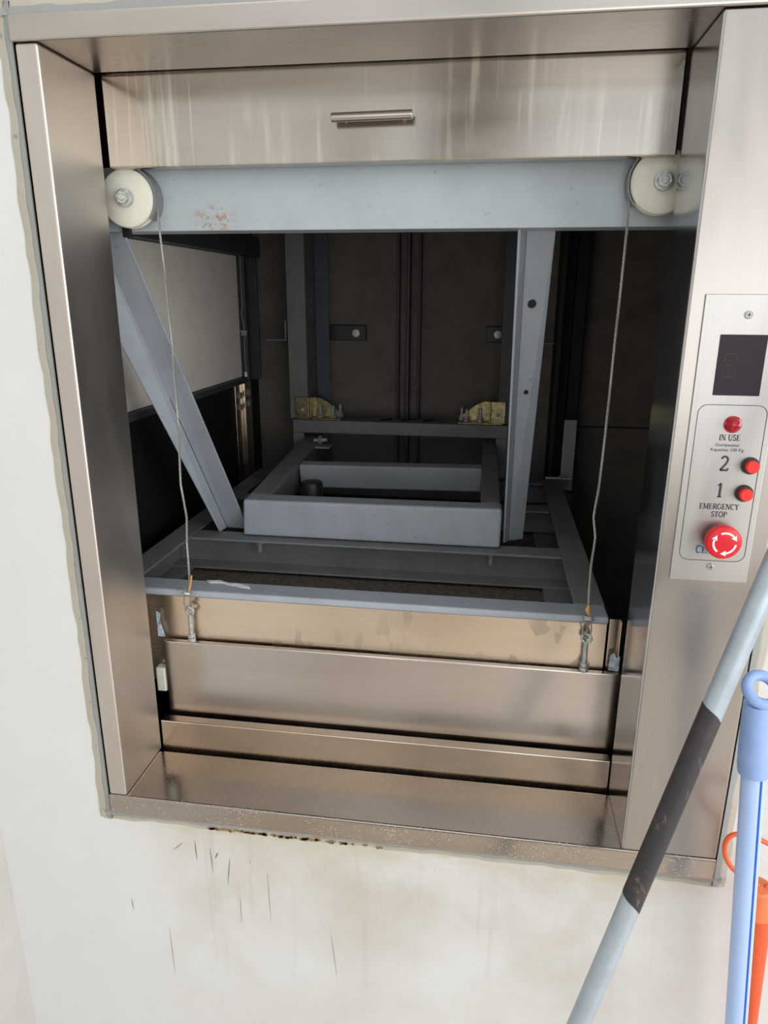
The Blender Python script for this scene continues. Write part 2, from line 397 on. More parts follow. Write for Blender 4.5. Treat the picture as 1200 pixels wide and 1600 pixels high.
# door leaves
dr = thing('sliding_door', 'upper stainless steel sliding door leaf raised under the lintel, with bar handle', 'door', (0.35, 0.13, 0.858))
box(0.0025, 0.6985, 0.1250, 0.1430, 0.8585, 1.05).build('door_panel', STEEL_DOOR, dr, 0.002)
h = MB().tube([(0.2985, 0.108, 0.9045), (0.3950, 0.108, 0.9055)], 0.0052, 20)
h = h.build('handle', STEEL_X, dr, 0.0008, True); h['label'] = 'round stainless bar handle'
m = MB(); 
for x in (0.312, 0.383): m.tube([(x, 0.125, 0.906), (x, 0.109, 0.905)], 0.0030, 12)
m.build('handle_post', STEEL_X, h, 0, True)
tag(box(0.005, 0.7120, 0.1450, 0.1550, -0.10, 0.179).build('sliding_door', STEEL_X, None, 0.0018, seg=3), 'lower stainless steel sliding door leaf, tall panel whose top edge carries both eye bolts', 'door')

# ------------------------------------------------------------------ header beam
hb = thing('header_beam', 'pale blue-grey painted steel beam with rust spots spanning below the upper door', 'beam', (0.35, 0.18, 0.79))
m = MB(); m.box(-0.12, 0.80, 0.166, 0.171, 0.786, 0.866); m.box(-0.12, 0.80, 0.171, 0.215, 0.861, 0.866); m.box(-0.12, 0.80, 0.171, 0.215, 0.786, 0.791)
m.build('beam_web', BLUEGREY, hb, 0.001)
box(-0.006, 0.006, 0.160, 0.1655, 0.778, 0.795).build('corner_bolt', BLACK, hb, 0.001)

# ------------------------------------------------------------------ pulleys, ropes, eye bolts
def pulley(cx, cz, side, label):
    r = 0.0365
    t = thing('rope_pulley', label, 'pulley', (cx, 0.165, cz), 'rope pulleys on the header beam')
    wb = MB()._lathe(V(cx, 0.139, cz), V(0, 1, 0), [(0, 0.0075), (0, r-0.0025), (0.0012, r-0.0008), (0.0035, r), (0.0070, r), (0.0095, r-0.004), (0.012, r-0.004), (0.0145, r), (0.018, r), (0.020, r-0.001), (0.020, 0.0075)], 64)
    wb.build('wheel', NYLON, t, 0, True)
    b = MB()._lathe(V(cx, 0.1325, cz), V(0, 1, 0), [(0, 0.0095), (0.0005, 0.011), (0.0060, 0.011), (0.0062, 0.0088)], 28)
    b.build('washer', ZINC, t, 0, True)
    b = MB().hexnut((cx, 0.1265, cz), (0, 1, 0), 0.0085, 0.0065); b._lathe(V(cx, 0.1245, cz), V(0, 1, 0), [(0, 0.0035), (0.0005, 0.0045), (0.041, 0.0045)], 16)
    b.build('bolt', ZINC, t, 0.0006)
    # curved guard strap round the outer rim
    g = MB(); a0, a1 = (math.radians(-40), math.radians(95)) if side > 0 else (math.radians(85), math.radians(220))
    pts = []
    n = 22; R0, R1 = r+0.0015, r+0.0035
    va = []
    for i in range(n+1):
        a = a0+(a1-a0)*i/n; d = V(math.cos(a), 0, math.sin(a))
        va.append([g.b.verts.new(V(cx, yy, cz)+d*RR) for yy, RR in ((0.142, R0), (0.142, R1), (0.1655, R1), (0.1655, R0))])
    for i in range(n):
        for k in range(4): g.b.faces.new((va[i][k], va[i+1][k], va[i+1][(k+1) % 4], va[i][(k+1) % 4]))
    g.b.faces.new(va[0]); g.b.faces.new(list(reversed(va[-1])))
    g.build('guard_strap', GREYPAINT, t, 0, True)
    return t
pulley(0.0145, 0.8245, 1, 'white nylon rope pulley with steel bolt at the left end of the beam')
pulley(0.6895, 0.8335, -1, 'white nylon rope pulley with steel bolt at the right end of the beam')

def rope(name, pts, label):
    # helical two-tone feel through a thin lay: three intertwined strands
    P = []
    for i in range(len(pts)-1):
        a, b = Vector(pts[i]), Vector(pts[i+1]); k = max(2, int((b-a).length/0.0016))
        P += [a.lerp(b, j/k) for j in range(k)]
    P.append(Vector(pts[-1]))
    # smooth
    for _ in range(6): P = [P[0]]+[(P[i-1]+P[i]*2+P[i+1])/4 for i in range(1, len(P)-1)]+[P[-1]]
    m = MB()
    for s in range(3):
        q = []; 
        for i, p in enumerate(P):
            a = i*0.55+s*2*math.pi/3; q.append(p+V(math.cos(a), math.sin(a), 0)*0.00085)
        m.tube(q, 0.00095, 5)
    return tag(m.build(name, ROPE, None, 0, True), label, 'rope', 'hoist ropes')
rope('wire_rope', [(0.0515,0.150,0.826),(0.0525,0.150,0.80),(0.0540,0.150,0.75),(0.0562,0.150,0.695),(0.0575,0.150,0.60),(0.0570,0.150,0.52),(0.0535,0.150,0.435),(0.0590,0.150,0.385),(0.0560,0.150,0.345),(0.0560,0.149,0.285),(0.0548,0.1485,0.2550),(0.0520,0.1495,0.235)], 'thin twisted steel rope dropping from the left pulley to its eye bolt')
rope('wire_rope', [(0.6525,0.150,0.832),(0.6555,0.150,0.80),(0.6548,0.150,0.73),(0.6535,0.150,0.62),(0.6528,0.150,0.53),(0.6510,0.150,0.455),(0.6475,0.150,0.415),(0.6525,0.150,0.385),(0.6505,0.150,0.345),(0.6510,0.150,0.30),(0.6530,0.149,0.262),(0.6538,0.1495,0.230)], 'thin twisted steel rope dropping from the right pulley to its eye bolt')

def eyebolt(x, label, thimble):
    y = 0.1500; zt = 0.1793; ze = zt+0.052
    t = thing('eye_bolt', label, 'bolt', (x, y, zt), 'eye bolts on the lower door edge')
    MB().hexnut((x, y, zt), (0, 0, 1), 0.0066, 0.006).hexnut((x, y, zt+0.0075), (0.04, 0, 1), 0.0062, 0.0055).build('nut', ZINC, t, 0.0005)
    MB()._lathe(V(x, y, zt-0.006), V(0, 0, 1), [(0, 0.0036), (0.052, 0.0036), (0.0525, 0.0030)], 14).build('shank', ZINC, t, 0, True)
    MB().ring((x, y, ze), (0.25, 1, 0), 0.0065, 0.0023).build('eye', ZINC, t, 0, True)
    m = MB()
    m.tube([(x-0.004, y-.002, ze+0.004), (x-0.007, y-.003, ze+0.014), (x-0.0055, y-.003, ze+0.024), (x-0.001, y-.002, ze+0.033)], 0.0012, 7)
    m.tube([(x+0.0035, y-.001, ze+0.003), (x+0.0055, y-.002, ze+0.013), (x+0.0045, y-.002, ze+0.023), (x+0.002, y-.002, ze+0.033)], 0.0012, 7)
    m.tube([(x-0.004, y-.002, ze+0.004), (x-0.001, y-.0035, ze), (x+0.0035, y-.001, ze+0.003)], 0.0012, 7)
    m.build('rope_loop', ROPE, t, 0, True)
    m = MB()
    if thimble:
        m.ring((x, y-.001, ze+0.031), (0.1, 0.35, 1), 0.0085, 0.0018, squash=0.75); m.ring((x, y-.001, ze+0.0345), (0.1, 0.2, 1), 0.007, 0.0016, squash=0.75)
    else:
        m.ring((x-.001, y-.001, ze+0.030), (0.1, 0.25, 1), 0.0062, 0.0014, squash=0.7); m.ring((x, y-.001, ze+0.0335), (0.5, -0.25, 1), 0.0055, 0.0012, squash=0.7)
    m.build('wire_clip', ZINC, t, 0, True)
    m = MB()
    if thimble: m.tube([(x, y-.002, ze+0.038), (x-0.003, y-.004, ze+0.046), (x-0.002, y-.004, ze+0.054)], [0.002, 0.0035, 0.0012], 7)
    else: m.tube([(x+0.002, y-.002, ze+0.034), (x+0.007, y-.004, ze+0.048), (x+0.010, y-.005, ze+0.062)], [0.0012, 0.0017, 0.0014], 7)
    k = m.build('frayed_end', STRAW, t, 0, True); k['label'] = 'tan frayed rope core'
eyebolt(0.0515, 'left steel eye bolt on the lower door edge, straw-like string end upright', False)
eyebolt(0.6535, 'right steel eye bolt on the lower door edge, thick ring clip and tan knot', True)

# ------------------------------------------------------------------ lift carriage
car = thing('lift_car', 'grey painted steel lift carriage frame filling the hatch opening', 'lift', (0.29, 0.55, 0.10))
ZT = 0.262
def barbox(name, a, mat, bev=0.0015, parent=car): return box(*a).build(name, mat, parent, bev)
m = MB(); m.box(-0.10, 0.684, 0.158, 0.203, ZT-0.0115, ZT)
m.build('front_bar', GREYPAINT2, car, 0.0035, seg=3)
k = barbox('front_apron', (-0.09, 0.682, 0.1605, 0.1630, 0.10, ZT-0.0117), STEEL_APRON, 0); k['label'] = 'water-stained brushed stainless apron'
m = MB(); m.box(-0.10, -0.055, 0.2035, 0.975, ZT-0.0045, ZT-0.0005); m.box(-0.10, -0.096, 0.2035, 0.975, ZT-0.065, ZT-0.0045); m.box(-0.10,-0.055,0.2035,0.975,ZT-0.069,ZT-0.065)
m.build('side_bar', GREYPAINT, car, 0.001)
m = MB(); m.box(0.639, 0.684, 0.2035, 0.975, ZT-0.0045, ZT-0.0005); m.box(0.680, 0.684, 0.2035, 0.975, ZT-0.065, ZT-0.0045); m.box(0.61, 0.684, 0.2035, 0.975, ZT-0.069, ZT-0.065)
m.build('side_bar', GREYPAINT, car, 0.001)
m = MB(); m.box(-0.0545, 0.6385, 0.405, 0.452, ZT-0.005, ZT-0.001); m.box(-0.0955, 0.6795, 0.448, 0.452, ZT-0.062, ZT-0.005); m.box(-0.0955, 0.6795, 0.409, 0.452, ZT-0.065, ZT-0.061)
m.build('cross_bar', GREYPAINT, car, 0.001)
m = MB(); m.box(-0.0545, 0.6385, 0.687, 0.732, ZT-0.005, ZT-0.001); m.box(-0.0955, 0.6795, 0.728, 0.732, ZT-0.062, ZT-0.005)
m.build('cross_bar', GREYPAINT, car, 0.001)
m = MB(); m.box(-0.0545, 0.6385, 0.931, 0.975, ZT-0.005, ZT-0.001); m.box(-0.0955, 0.6795, 0.971, 0.975, ZT-0.062, ZT-0.005)
m.build('cross_bar', GREYPAINT, car, 0.001)
k = barbox('car_roof', (-0.095, 0.679, 0.164, 0.970, 0.186, 0.190), plain('rusty_brown_roof', (116, 102, 90), 0.8, 0, 0.4, 150), 0); k['label'] = 'dark brown dusty roof sheet'
# raised frame: tubular, rising slightly to the rear
def zt(y): return 0.3345+(y-0.428)*0.030
def slab(x0, x1, y0, y1, h=0.070):
    return [(x0,y0,zt(y0)-h),(x1,y0,zt(y0)-h),(x1,y1,zt(y1)-h),(x0,y1,zt(y1)-h),(x0,y0,zt(y0)),(x1,y0,zt(y0)),(x1,y1,zt(y1)),(x0,y1,zt(y1))]
rf = MB().hexa([(0.0435,0.428,0.2632),(0.5300,0.428,0.2632),(0.5300,0.470,0.2632),(0.0435,0.470,0.2632),(0.0465,0.428,0.3335),(0.5310,0.428,0.3375),(0.5310,0.472,0.3375),(0.0465,0.472,0.3350)]).build('raised_front_bar', GREYPAINT2, car, 0.005, seg=3)
rl = MB().hexa([(0.040,0.4725,0.2645),(0.085,0.4725,0.2645),(0.062,1.03,0.285),(0.012,1.03,0.285),(0.0455,0.4725,0.3345),(0.088,0.4725,0.3345),(0.063,1.03,0.3460),(0.013,1.03,0.3460)]).build('raised_side_bar', GREYPAINT, car, 0.004, seg=3)
rr_ = MB().hexa([(0.492,0.4725,0.2645),(0.5290,0.4725,0.2645),(0.521,1.03,0.285),(0.487,1.03,0.285),(0.4915,0.4725,0.3360),(0.5295,0.4725,0.3370),(0.523,1.03,0.3475),(0.487,1.03,0.3475)]).build('raised_side_bar', GREYPAINT, car, 0.004, seg=3)
MB().hexa([(0.083,0.714,0.285),(0.4905,0.736,0.285),(0.4905,0.776,0.285),(0.081,0.754,0.285),(0.0785,0.714,0.3375),(0.4905,0.736,0.3395),(0.4905,0.776,0.3405),(0.0765,0.754,0.3385)]).build('raised_cross_bar', GREYPAINT2, car, 0.004, seg=3)
# portal at the rear
pb = MB(); pb.box(-0.008, 0.548, 0.985, 1.000, 0.360, 0.3935); pb.box(-0.008, 0.548, 1.000, 1.050, 0.3885, 0.3935)
pb = pb.build('portal_beam', GREYPAINT, car, 0.002)
m = MB()
for x in (0.235, 0.288, 0.345): m = MB(); m.ring((x, 1.025, 0.3942), (0, 0, 1), 0.018, 0.001, 20, 5, squash=0.35); m.build('oval_slot', BLACK, pb)
for x in (-0.008, 0.520):
    m = MB(); m.box(x, x+0.028, 0.985, 1.000, 0.1975, 0.3598); m.build('portal_leg', GREYPAINT, car, 0.001)
# rear left upright
m = MB(); m.box(-0.018, 0.030, 1.001, 1.005, 0.395, 1.10); m.box(0.026, 0.030, 1.005, 1.04, 0.395, 1.10)
m.build('rear_upright', GREYPAINT, car, 0.001)
m = MB(); m.box(0.521, 0.560, 1.001, 1.005, 0.395, 1.10); m.box(0.521, 0.525, 1.005, 1.04, 0.395, 1.10)
m.build('rear_upright', DARKPAINT, car, 0.001)
# yellow zinc gussets with bolts on the portal
def gusset(xo, d, label):
    g = MB()
    g.prism([(xo, 1.0-.012, 0.3945), (xo+d*0.112, 1.0-.012, 0.3945), (xo+d*0.112, 1.0-.012, 0.3975), (xo, 1.0-.012, 0.3975)], (0, 0.055, 0))
    g.prism([(xo+d*0.030, 1.025, 0.3975), (xo+d*0.106, 1.025, 0.3975), (xo+d*0.105, 1.025, 0.409), (xo+d*0.070, 1.025, 0.437), (xo+d*0.050, 1.025, 0.447), (xo+d*0.035, 1.025, 0.448), (xo+d*0.030, 1.025, 0.445)], (0, 0.004, 0))
    g.prism([(xo+d*0.030, 0.992, 0.3978), (xo+d*0.034, 0.992, 0.3978), (xo+d*0.034, 0.992, 0.452), (xo+d*0.030, 0.992, 0.452)], (0, 0.0325, 0))
    g.prism([(xo-d*0.006, 0.988, 0.398), (xo+d*0.0295, 0.988, 0.398), (xo+d*0.0295, 0.988, 0.452), (xo-d*0.006, 0.988, 0.452)], (0, 0.0035, 0))
    g = g.build('gusset_bracket', GOLDZINC, car, 0.0008); g['label'] = label
    for dx, dy in ((0.056, 1.004), (0.090, 1.004), (0.104, 1.030)):
        b = MB().hexnut((xo+d*dx, dy, 0.3978), (0, 0, 1), 0.0085, 0.007); b.hexnut((xo+d*dx, dy, 0.4055), (0, 0, 1), 0.0075, 0.005); b._lathe(V(xo+d*dx, dy, 0.410), V(0, 0, 1), [(0, 0.004), (0.019, 0.004), (0.021, 0.003)], 12)
        b.build('bolt', ZINC, g, 0.0004)
    b = MB()._lathe(V(xo+d*0.012, 0.9875, 0.420), V(0, -1, 0), [(0, 0.005), (0.002, 0.0048), (0.004, 0.002)], 14); b.build('rivet', ZINC, g, 0, True)
gusset(0.006, 1, 'left yellow zinc gusset bracket'); gusset(0.534, -1, 'right yellow zinc gusset bracket')
# diagonal braces (angle profiles leaning forward)
def brace(web_l0, web_r0, web_l1, web_r1, fl0, fl1, th, label):
    """top left/right and bottom left/right of the web, plus the free edge of the flange"""
    a, b, c, d, e, f = map(Vector, (web_l0, web_r0, web_l1, web_r1, fl0, fl1))
    n = (b-a).cross(c-a).normalized()*th
    if n.y < 0: n = -n
    m = MB().hexa([c, d, d+n, c+n, a, b, b+n, a+n])
    n2 = (e-a).cross(c-a).normalized()*th
    if n2.x > 0: n2 = -n2
    m.hexa([f, c, c+n2, f+n2, e, a, a+n2, e+n2])
    m = m.build('diagonal_brace', GREYPAINT2, car, 0.0012); m['label'] = label
    return m
brace((-0.0625,0.190,0.790), (-0.0200,0.190,0.790), (-0.0045,0.471,0.2625), (0.0400,0.4265+0.040,0.2625), (-0.0860,0.160,0.770), (-0.0075,0.440,0.2625), 0.004, 'left slanting angle brace')
br = brace((0.5375,0.207,0.795), (0.5760,0.215,0.7955), (0.5470,0.476,0.2625), (0.5740,0.490,0.2625), (0.5285,0.182,0.795), (0.5395,0.462,0.2625), 0.004, 'right angle brace with round holes')
def on_brace(t, s):
    a, b, c, d = V(0.5375,0.207,0.795), V(0.5760,0.215,0.7955), V(0.5470,0.476,0.2625), V(0.5740,0.490,0.2625)
    return a.lerp(c, t).lerp(b.lerp(d, t), s)
for t_, s_, r in ((0.190, 0.36, 0.0060), (0.44, 0.40, 0.0035)):
    p = on_brace(t_, s_); n = Vector((0, -0.88, -0.47)).normalized()
    MB()._lathe(p-n*0.003, n, [(0, r), (0.006, r)], 20).build('hole', BLACK, br)
# rubber roller, hanging bolts, plates and small bits on the carriage
m = MB()._lathe(V(0.126, 0.645, 0.262), V(0, 0, 1), [(0, 0.022), (0.002, 0.024), (0.052, 0.024), (0.056, 0.021), (0.0565, 0.010)], 30)
m.build('rubber_buffer', RUBBER, car, 0, True)
for x in (0.077, 0.515):
    MB().hexnut((x, 0.425, 0.2490), (0, 0, 1), 0.0080, 0.0065).box(x-.0085, x+.0085, 0.417, 0.433, 0.2555, 0.2568).tube([(x, 0.425, 0.232), (x, 0.425, 0.249)], 0.0035, 10).build('hanging_bolt', ZINC, car)
m = MB(); m.box(0.690, 0.722, 1.03, 1.036, 0.22, 0.405); m.build('guide_shoe_plate', BLUEGREY, car, 0.002)
m = MB(); m.tube([(0.650, 0.99, 0.262), (0.714, 0.99, 0.262)], 0.004, 10); m.hexnut((0.684, 0.99, 0.262), (1, 0, 0), 0.009, 0.008); m.build('guide_bolt', ZINC, car)
m = MB(); m.box(0.6845, 0.705, 0.86, 0.93, 0.215, 0.245); m.build('guide_clamp', DARKPAINT, car, 0.003)
m = MB(); m._lathe(V(0.632, 0.86, 0.1902), V(0, 0, 1), [(0, 0.007), (0.006, 0.007), (0.0065, 0.003), (0.02, 0.003)], 10); m.build('roof_bolt', ZINC, car)
m = MB()
for (x, y) in ((0.114, 1.01-.28), (0.124, 0.745)): m.hexnut((0.075, y, 0.338+0.0005), (0, 0, 1), 0.010, 0.006)
m.tube([(0.082, 0.90, 0.35), (0.108, 0.90, 0.352)], 0.006, 10); m.hexnut((0.088, 0.90, 0.351), (1, 0, 0), 0.011, 0.008)
m.b.free(); m = MB(); m.tube([(0.0620, 0.93, 0.352), (0.096, 0.93, 0.354)], 0.005, 10); m.hexnut((0.074, 0.93, 0.353), (1, 0, 0), 0.011, 0.009); m.box(0.05, 0.105, 0.91, 0.95, 0.335, 0.339)
m.build('side_bolt', ZINC, car)
# paint flake, tape
m = MB(); m.stroke([(0.062,0.200),(0.070,0.1965),(0.082,0.199),(0.093,0.1955),(0.103,0.191),(0.115,0.191),(0.127,0.186),(0.137,0.183),(0.141,0.178)], [.001,.009,.0095,.005,.006,.0085,.010,.006,.001], 0.0012, ex=(1,0,0), ey=(0,1,0), o=(0,0,0.2622))
tag(m.build('paint_flake', PLASTER_CHIP), 'crooked white paint flake lying on the front bar of the lift carriage', 'paint flake')
m = MB(); m.prism([(0.6885,0.153,0.181),(0.7035,0.153,0.180),(0.7035,0.153,0.204),(0.699,0.153,0.201),(0.695,0.153,0.209),(0.690,0.153,0.206)], (0, 0.001, 0))
tag(m.build('tape_scrap', STICK), 'torn pale blue tape scrap at the right end of the lower door', 'tape')
m = MB(); m.prism([(-0.0065,0.1535,0.182),(0.005,0.1535,0.182),(0.0015,0.1535,0.195),(-0.002,0.1535,0.21),(0.0,0.1535,0.222),(-0.0065,0.1535,0.225)], (0, 0.001, 0))
tag(m.build('tape_scrap', STICK), 'torn pale tape scrap hanging beside the left jamb', 'tape')
tag(MB().box(-0.012, 0.0035, 0.1440, 0.1600, 0.088, 0.130).build('door_guide_block', NYLON, None, 0.002), 'small white nylon guide block in the gap beside the left jamb', 'guide block')
m = MB(); m.box(0.686, 0.7005, 0.163, 0.166, 0.10, 0.258); m.box(0.7005, 0.7035, 0.155, 0.166, 0.10, 0.258)
tag(m.build('door_guide_rail', STEEL_WARM, None, 0.0008), 'short stainless guide strip at the right end of the carriage apron', 'guide rail')

# ------------------------------------------------------------------ inside the shaft
tag(box(-0.1495, -0.1445, 0.130, 1.000, 0.5005, 0.799).build('wall_board', BOARD, None, 0.001), 'speckled grey-beige board fixed on the left shaft wall', 'board')
tag(box(-0.1495, -0.120, 0.130, 1.120, 0.800, 0.850).build('shaft_beam', DARKPAINT, None, 0.002), 'dark steel beam running along the top of the speckled board', 'beam')
lp = thing('shaft_post', 'brownish stainless corner post with bolts at the lower left of the shaft', 'post', (-0.14, 1.02, -0.2))
m = MB(); m.box(-0.1490, -0.1455, 0.945, 1.070, -0.20, 0.484); m.box(-0.1455, -0.138, 0.995, 1.000, -0.20, 0.484); m.build('post_plate', STEEL_WARM, lp, 0.001)
for y, z in ((0.972, 0.455), (1.04, 0.455), (0.972, 0.425), (1.04, 0.425)):
    MB().hexnut((-0.1455, y, z), (1, 0, 0), 0.009, 0.006).build('bolt', ZINC, lp)
tag(box(-0.1495, -0.132, 0.130, 1.000, 0.4855, 0.4995).build('ledge_strip', DARKPAINT, None, 0.001), 'dark ledge strip along the lower edge of the speckled board', 'ledge')
gr = MB()
gr.box(-0.149, -0.128, 1.005, 1.020, 0.486, 0.799); gr.box(-0.149, -0.138, 1.020, 1.060, 0.486, 0.799); gr.box(-0.149, -0.120, 1.075, 1.085, 0.486, 0.799)
tag(gr.build('guide_rail', DARKPAINT, None, 0.001), 'dark vertical guide channel in the rear left corner of the shaft', 'guide rail', 'guide rails in the shaft')
gr = MB().box(0.035, 0.071, 1.085, 1.090, -0.3, 1.2).box(0.052, 0.056, 1.090, 1.120, -0.3, 1.2)
tag(gr.build('guide_rail', plain('slate_rail', (74, 82, 96), 0.5), None, 0.001), 'slate blue guide rail just right of the left rear upright', 'guide rail', 'guide rails in the shaft')
gr = MB().box(0.2480, 0.2530, 1.120, 1.149, -0.3, 1.2).box(0.2745, 0.2815, 1.110, 1.149, -0.3, 1.2).box(0.3050, 0.3095, 1.120, 1.149, -0.3, 1.2)
tag(gr.build('guide_rail', paint('dark_brown_rail', (70, 64, 58), 0.5, 0.4), None, 0.001), 'thin dark triple rail down the middle of the shaft back wall', 'guide rail', 'guide rails in the shaft')
gr = MB().box(0.658, 0.670, 1.045, 1.149, -0.3, 1.2).box(0.700, 0.728, 1.100, 1.149, -0.3, 1.2).box(0.671, 0.6995, 1.12, 1.149, -0.3, 1.2)
tag(gr.build('guide_rail', BLACK, None, 0.001), 'near-black guide channel behind the right angle brace', 'guide rail', 'guide rails in the shaft')
def anchor(x0, x1, bx, label):
    t = thing('anchor_bracket', label, 'bracket', ((x0+x1)/2, 1.149, 0.588), 'anchor brackets on the shaft back wall')
    box(x0, x1, 1.135, 1.1490, 0.588, 0.629).build('plate', plain('blackish_steel', (44, 46, 54), 0.45), t, 0.002)
    MB()._lathe(V(bx, 1.135, 0.608), V(0, -1, 0), [(0, 0.010), (0.002, 0.010), (0.0022, 0.0065), (0.007, 0.0065), (0.0072, 0.003), (0.010, 0.003)], 16).build('bolt', ZINC, t, 0, True)
anchor(0.062, 0.1615, 0.134, 'dark anchor bracket with bolt on the left of the shaft back wall')
anchor(0.4820, 0.548, 0.5131, 'dark anchor bracket with bolt on the right of the shaft back wall')
for x0, x1, xv in ((-0.077, -0.022, -0.026), (0.600, 0.648, 0.604)):
    m = MB().box(x0, x1, 1.00, 1.03, 0.5935, 0.5975).box(xv, xv+0.004, 1.00, 1.03, 0.5975, 0.643)
    m.build('side_tab', GREYPAINT, car, 0.001)
# counterweight rope at the left rear with its clip
m = MB(); P = [(-0.131,0.990,0.80),(-0.131,0.990,0.74),(-0.131,0.990,0.68),(-0.135,0.990,0.66),(-0.130,0.990,0.635),(-0.129,0.990,0.61),(-0.131,0.990,0.56),(-0.1305,0.990,0.512)]
m.tube(P, 0.0016, 6)
cr = thing('wire_rope', 'short steel rope with clip hanging at the right edge of the speckled board', 'rope', (-0.13, 0.99, 0.512))
m.build('rope', ROPE, cr, 0, True)
MB().hexnut((-0.130, 0.990, 0.606), (0, 0, 1), 0.008, 0.008).box(-0.139,-0.121,0.985,0.995,0.6145,0.618).build('wire_clip', ZINC, cr)
MB()._lathe(V(-0.1305, 0.990, 0.502), V(0, 0, 1), [(0, 0.006), (0.012, 0.005)], 12).build('end_ferrule', ZINC, cr, 0, True)

# ------------------------------------------------------------------ control panel
cp = thing('control_panel', 'stainless steel lift control plate with display, red buttons and emergency stop', 'control panel', (0.7585, 0.0, 0.3885))
PF = -0.0020       # plate front face
pl = box(0.7160, 0.8005, PF, -0.0002, 0.3885, 0.7060).build('plate', STEEL_PLATE, cp, 0.0007)
ds = box(0.7358, 0.7828, PF-0.0012, PF-0.0001, 0.6022, 0.6655).build('display', SCREEN, cp, 0.0004); ds['label'] = 'dark unlit display window'
def seg7(x, z, w_, h_):
    m = MB(); yy = PF-0.00125; s = 0.0012
    for a, b in (((x, z), (x+w_, z)), ((x, z+h_/2), (x+w_, z+h_/2)), ((x, z+h_), (x+w_, z+h_)), ((x, z), (x, z+h_/2)), ((x, z+h_/2), (x, z+h_)), ((x+w_, z), (x+w_, z+h_/2)), ((x+w_, z+h_/2), (x+w_, z+h_))):
        v = Vector(b)-Vector(a); v = v*0.12; m.stroke([(a[0]+v.x, a[1]+v.y), (b[0]-v.x, b[1]-v.y)], s, 0.0003, o=(0, yy, 0))
    m.build('display_digit', SEGMENT, ds)
seg7(0.742, 0.622, 0.012, 0.024)
# engraved border with rounded corners
def rrect(x0, x1, z0, z1, r, n=8):
    pts = []
    for cx, cz, a in ((x1-r, z1-r, 0), (x0+r, z1-r, 90), (x0+r, z0+r, 180), (x1-r, z0+r, 270)):
        for i in range(n+1): t = math.radians(a+90*i/n); pts.append((cx+r*math.cos(t), cz+r*math.sin(t)))
    return pts+[pts[0]]
MB().stroke(rrect(0.7232, 0.7940, 0.4140, 0.5920, 0.010), 0.0007, 0.00015, o=(0, PF-0.0001, 0)).build('border_line', INK, cp)
for x, z in ((0.7605, 0.6855), (0.7590, 0.4065)):
    s = MB()._lathe(V(x, PF-0.0001, z), V(0, -1, 0), [(0, 0.0042), (0.0008, 0.0042), (0.002, 0.003), (0.0022, 0.001)], 18).build('screw', ZINC, cp, 0, True)
    MB().box(x-0.0022, x+0.0022, PF-0.0026, PF-0.0022, z-0.0004, z+0.0004).box(x-0.0004, x+0.0004, PF-0.0027, PF-0.0022, z-0.0022, z+0.0022).build('screw_slot', INK, s)
s = MB()._lathe(V(0.7607, PF-0.0001, 0.5712), V(0, -1, 0), [(0, 0.0092), (0.0015, 0.0092), (0.002, 0.0075), (0.006, 0.0072), (0.009, 0.0055), (0.0100, 0.002)], 28).build('indicator_lamp', LAMPRED, cp, 0, True); s['label'] = 'round dark red in-use lamp'
def pushb(x, z):
    b = MB()._lathe(V(x, PF-0.0001, z), V(0, -1, 0), [(0, 0.0094), (0.003, 0.0094), (0.0042, 0.0086), (0.0042, 0.0070)], 30).build('button_collar', RUBBER, cp, 0, True)
    c = MB()._lathe(V(x, PF-0.0036, z), V(0, -1, 0), [(0, 0.0068), (0.0068, 0.0068), (0.0076, 0.0060)], 28).build('push_button', REDORANGE, b, 0, True); c['label'] = 'bright red push button cap'
pushb(0.7848, 0.5265); pushb(0.7826, 0.4952)
# mushroom emergency stop
ec = V(0.7640, PF-0.0001, 0.4420)
es = MB()._lathe(ec, V(0, -1, 0), [(0, 0.0145), (0.004, 0.0145), (0.0045, 0.0115), (0.012, 0.0115)], 36).build('emergency_stop_base', plain('red_grey_collar', (150, 120, 122), 0.4), cp, 0, True)
m = MB(); prof = [(0.0095, 0.0150), (0.0105, 0.0188), (0.0175, 0.0190), (0.0190, 0.0180), (0.0198, 0.0160), (0.0202, 0.0060)]
m._lathe(ec, V(0, -1, 0), prof, 60)
for v in m.b.verts:      # knurled rim
    d = v.co-ec; rr = math.hypot(d.x, d.z)
    if 0.0183 < rr < 0.0195:
        a = math.atan2(d.z, d.x); k = 1+0.03*math.cos(a*30); v.co.x = ec.x+d.x*k; v.co.z = ec.z+d.z*k
eb = m.build('emergency_stop_button', RED, es, 0, True); eb['label'] = 'large red mushroom emergency stop with white arrows'
m = MB()
yy = ec.y-0.0202
for k in range(3):
    a0 = math.radians(115-120*k); a1 = a0-math.radians(78); R = 0.0118
    pts = [(ec.x+R*math.cos(a0+(a1-a0)*i/10), ec.z+R*math.sin(a0+(a1-a0)*i/10)) for i in range(11)]
    m.stroke(pts, 0.0022, 0.0003, o=(0, yy, 0))
    ax, az = pts[-1]; tx, tz = math.sin(a1), -math.cos(a1)
    m.prism([(ax-tx*0.001+math.cos(a1)*0.0032, yy-0.0003, az-tz*0.001+math.sin(a1)*0.0032), (ax+tx*0.0050, yy-0.0003, az+tz*0.0050), (ax-tx*0.001-math.cos(a1)*0.0032, yy-0.0003, az-tz*0.001-math.sin(a1)*0.0032)], (0, 0.0003, 0))
m.build('rotation_arrows', WHITEMARK, es)
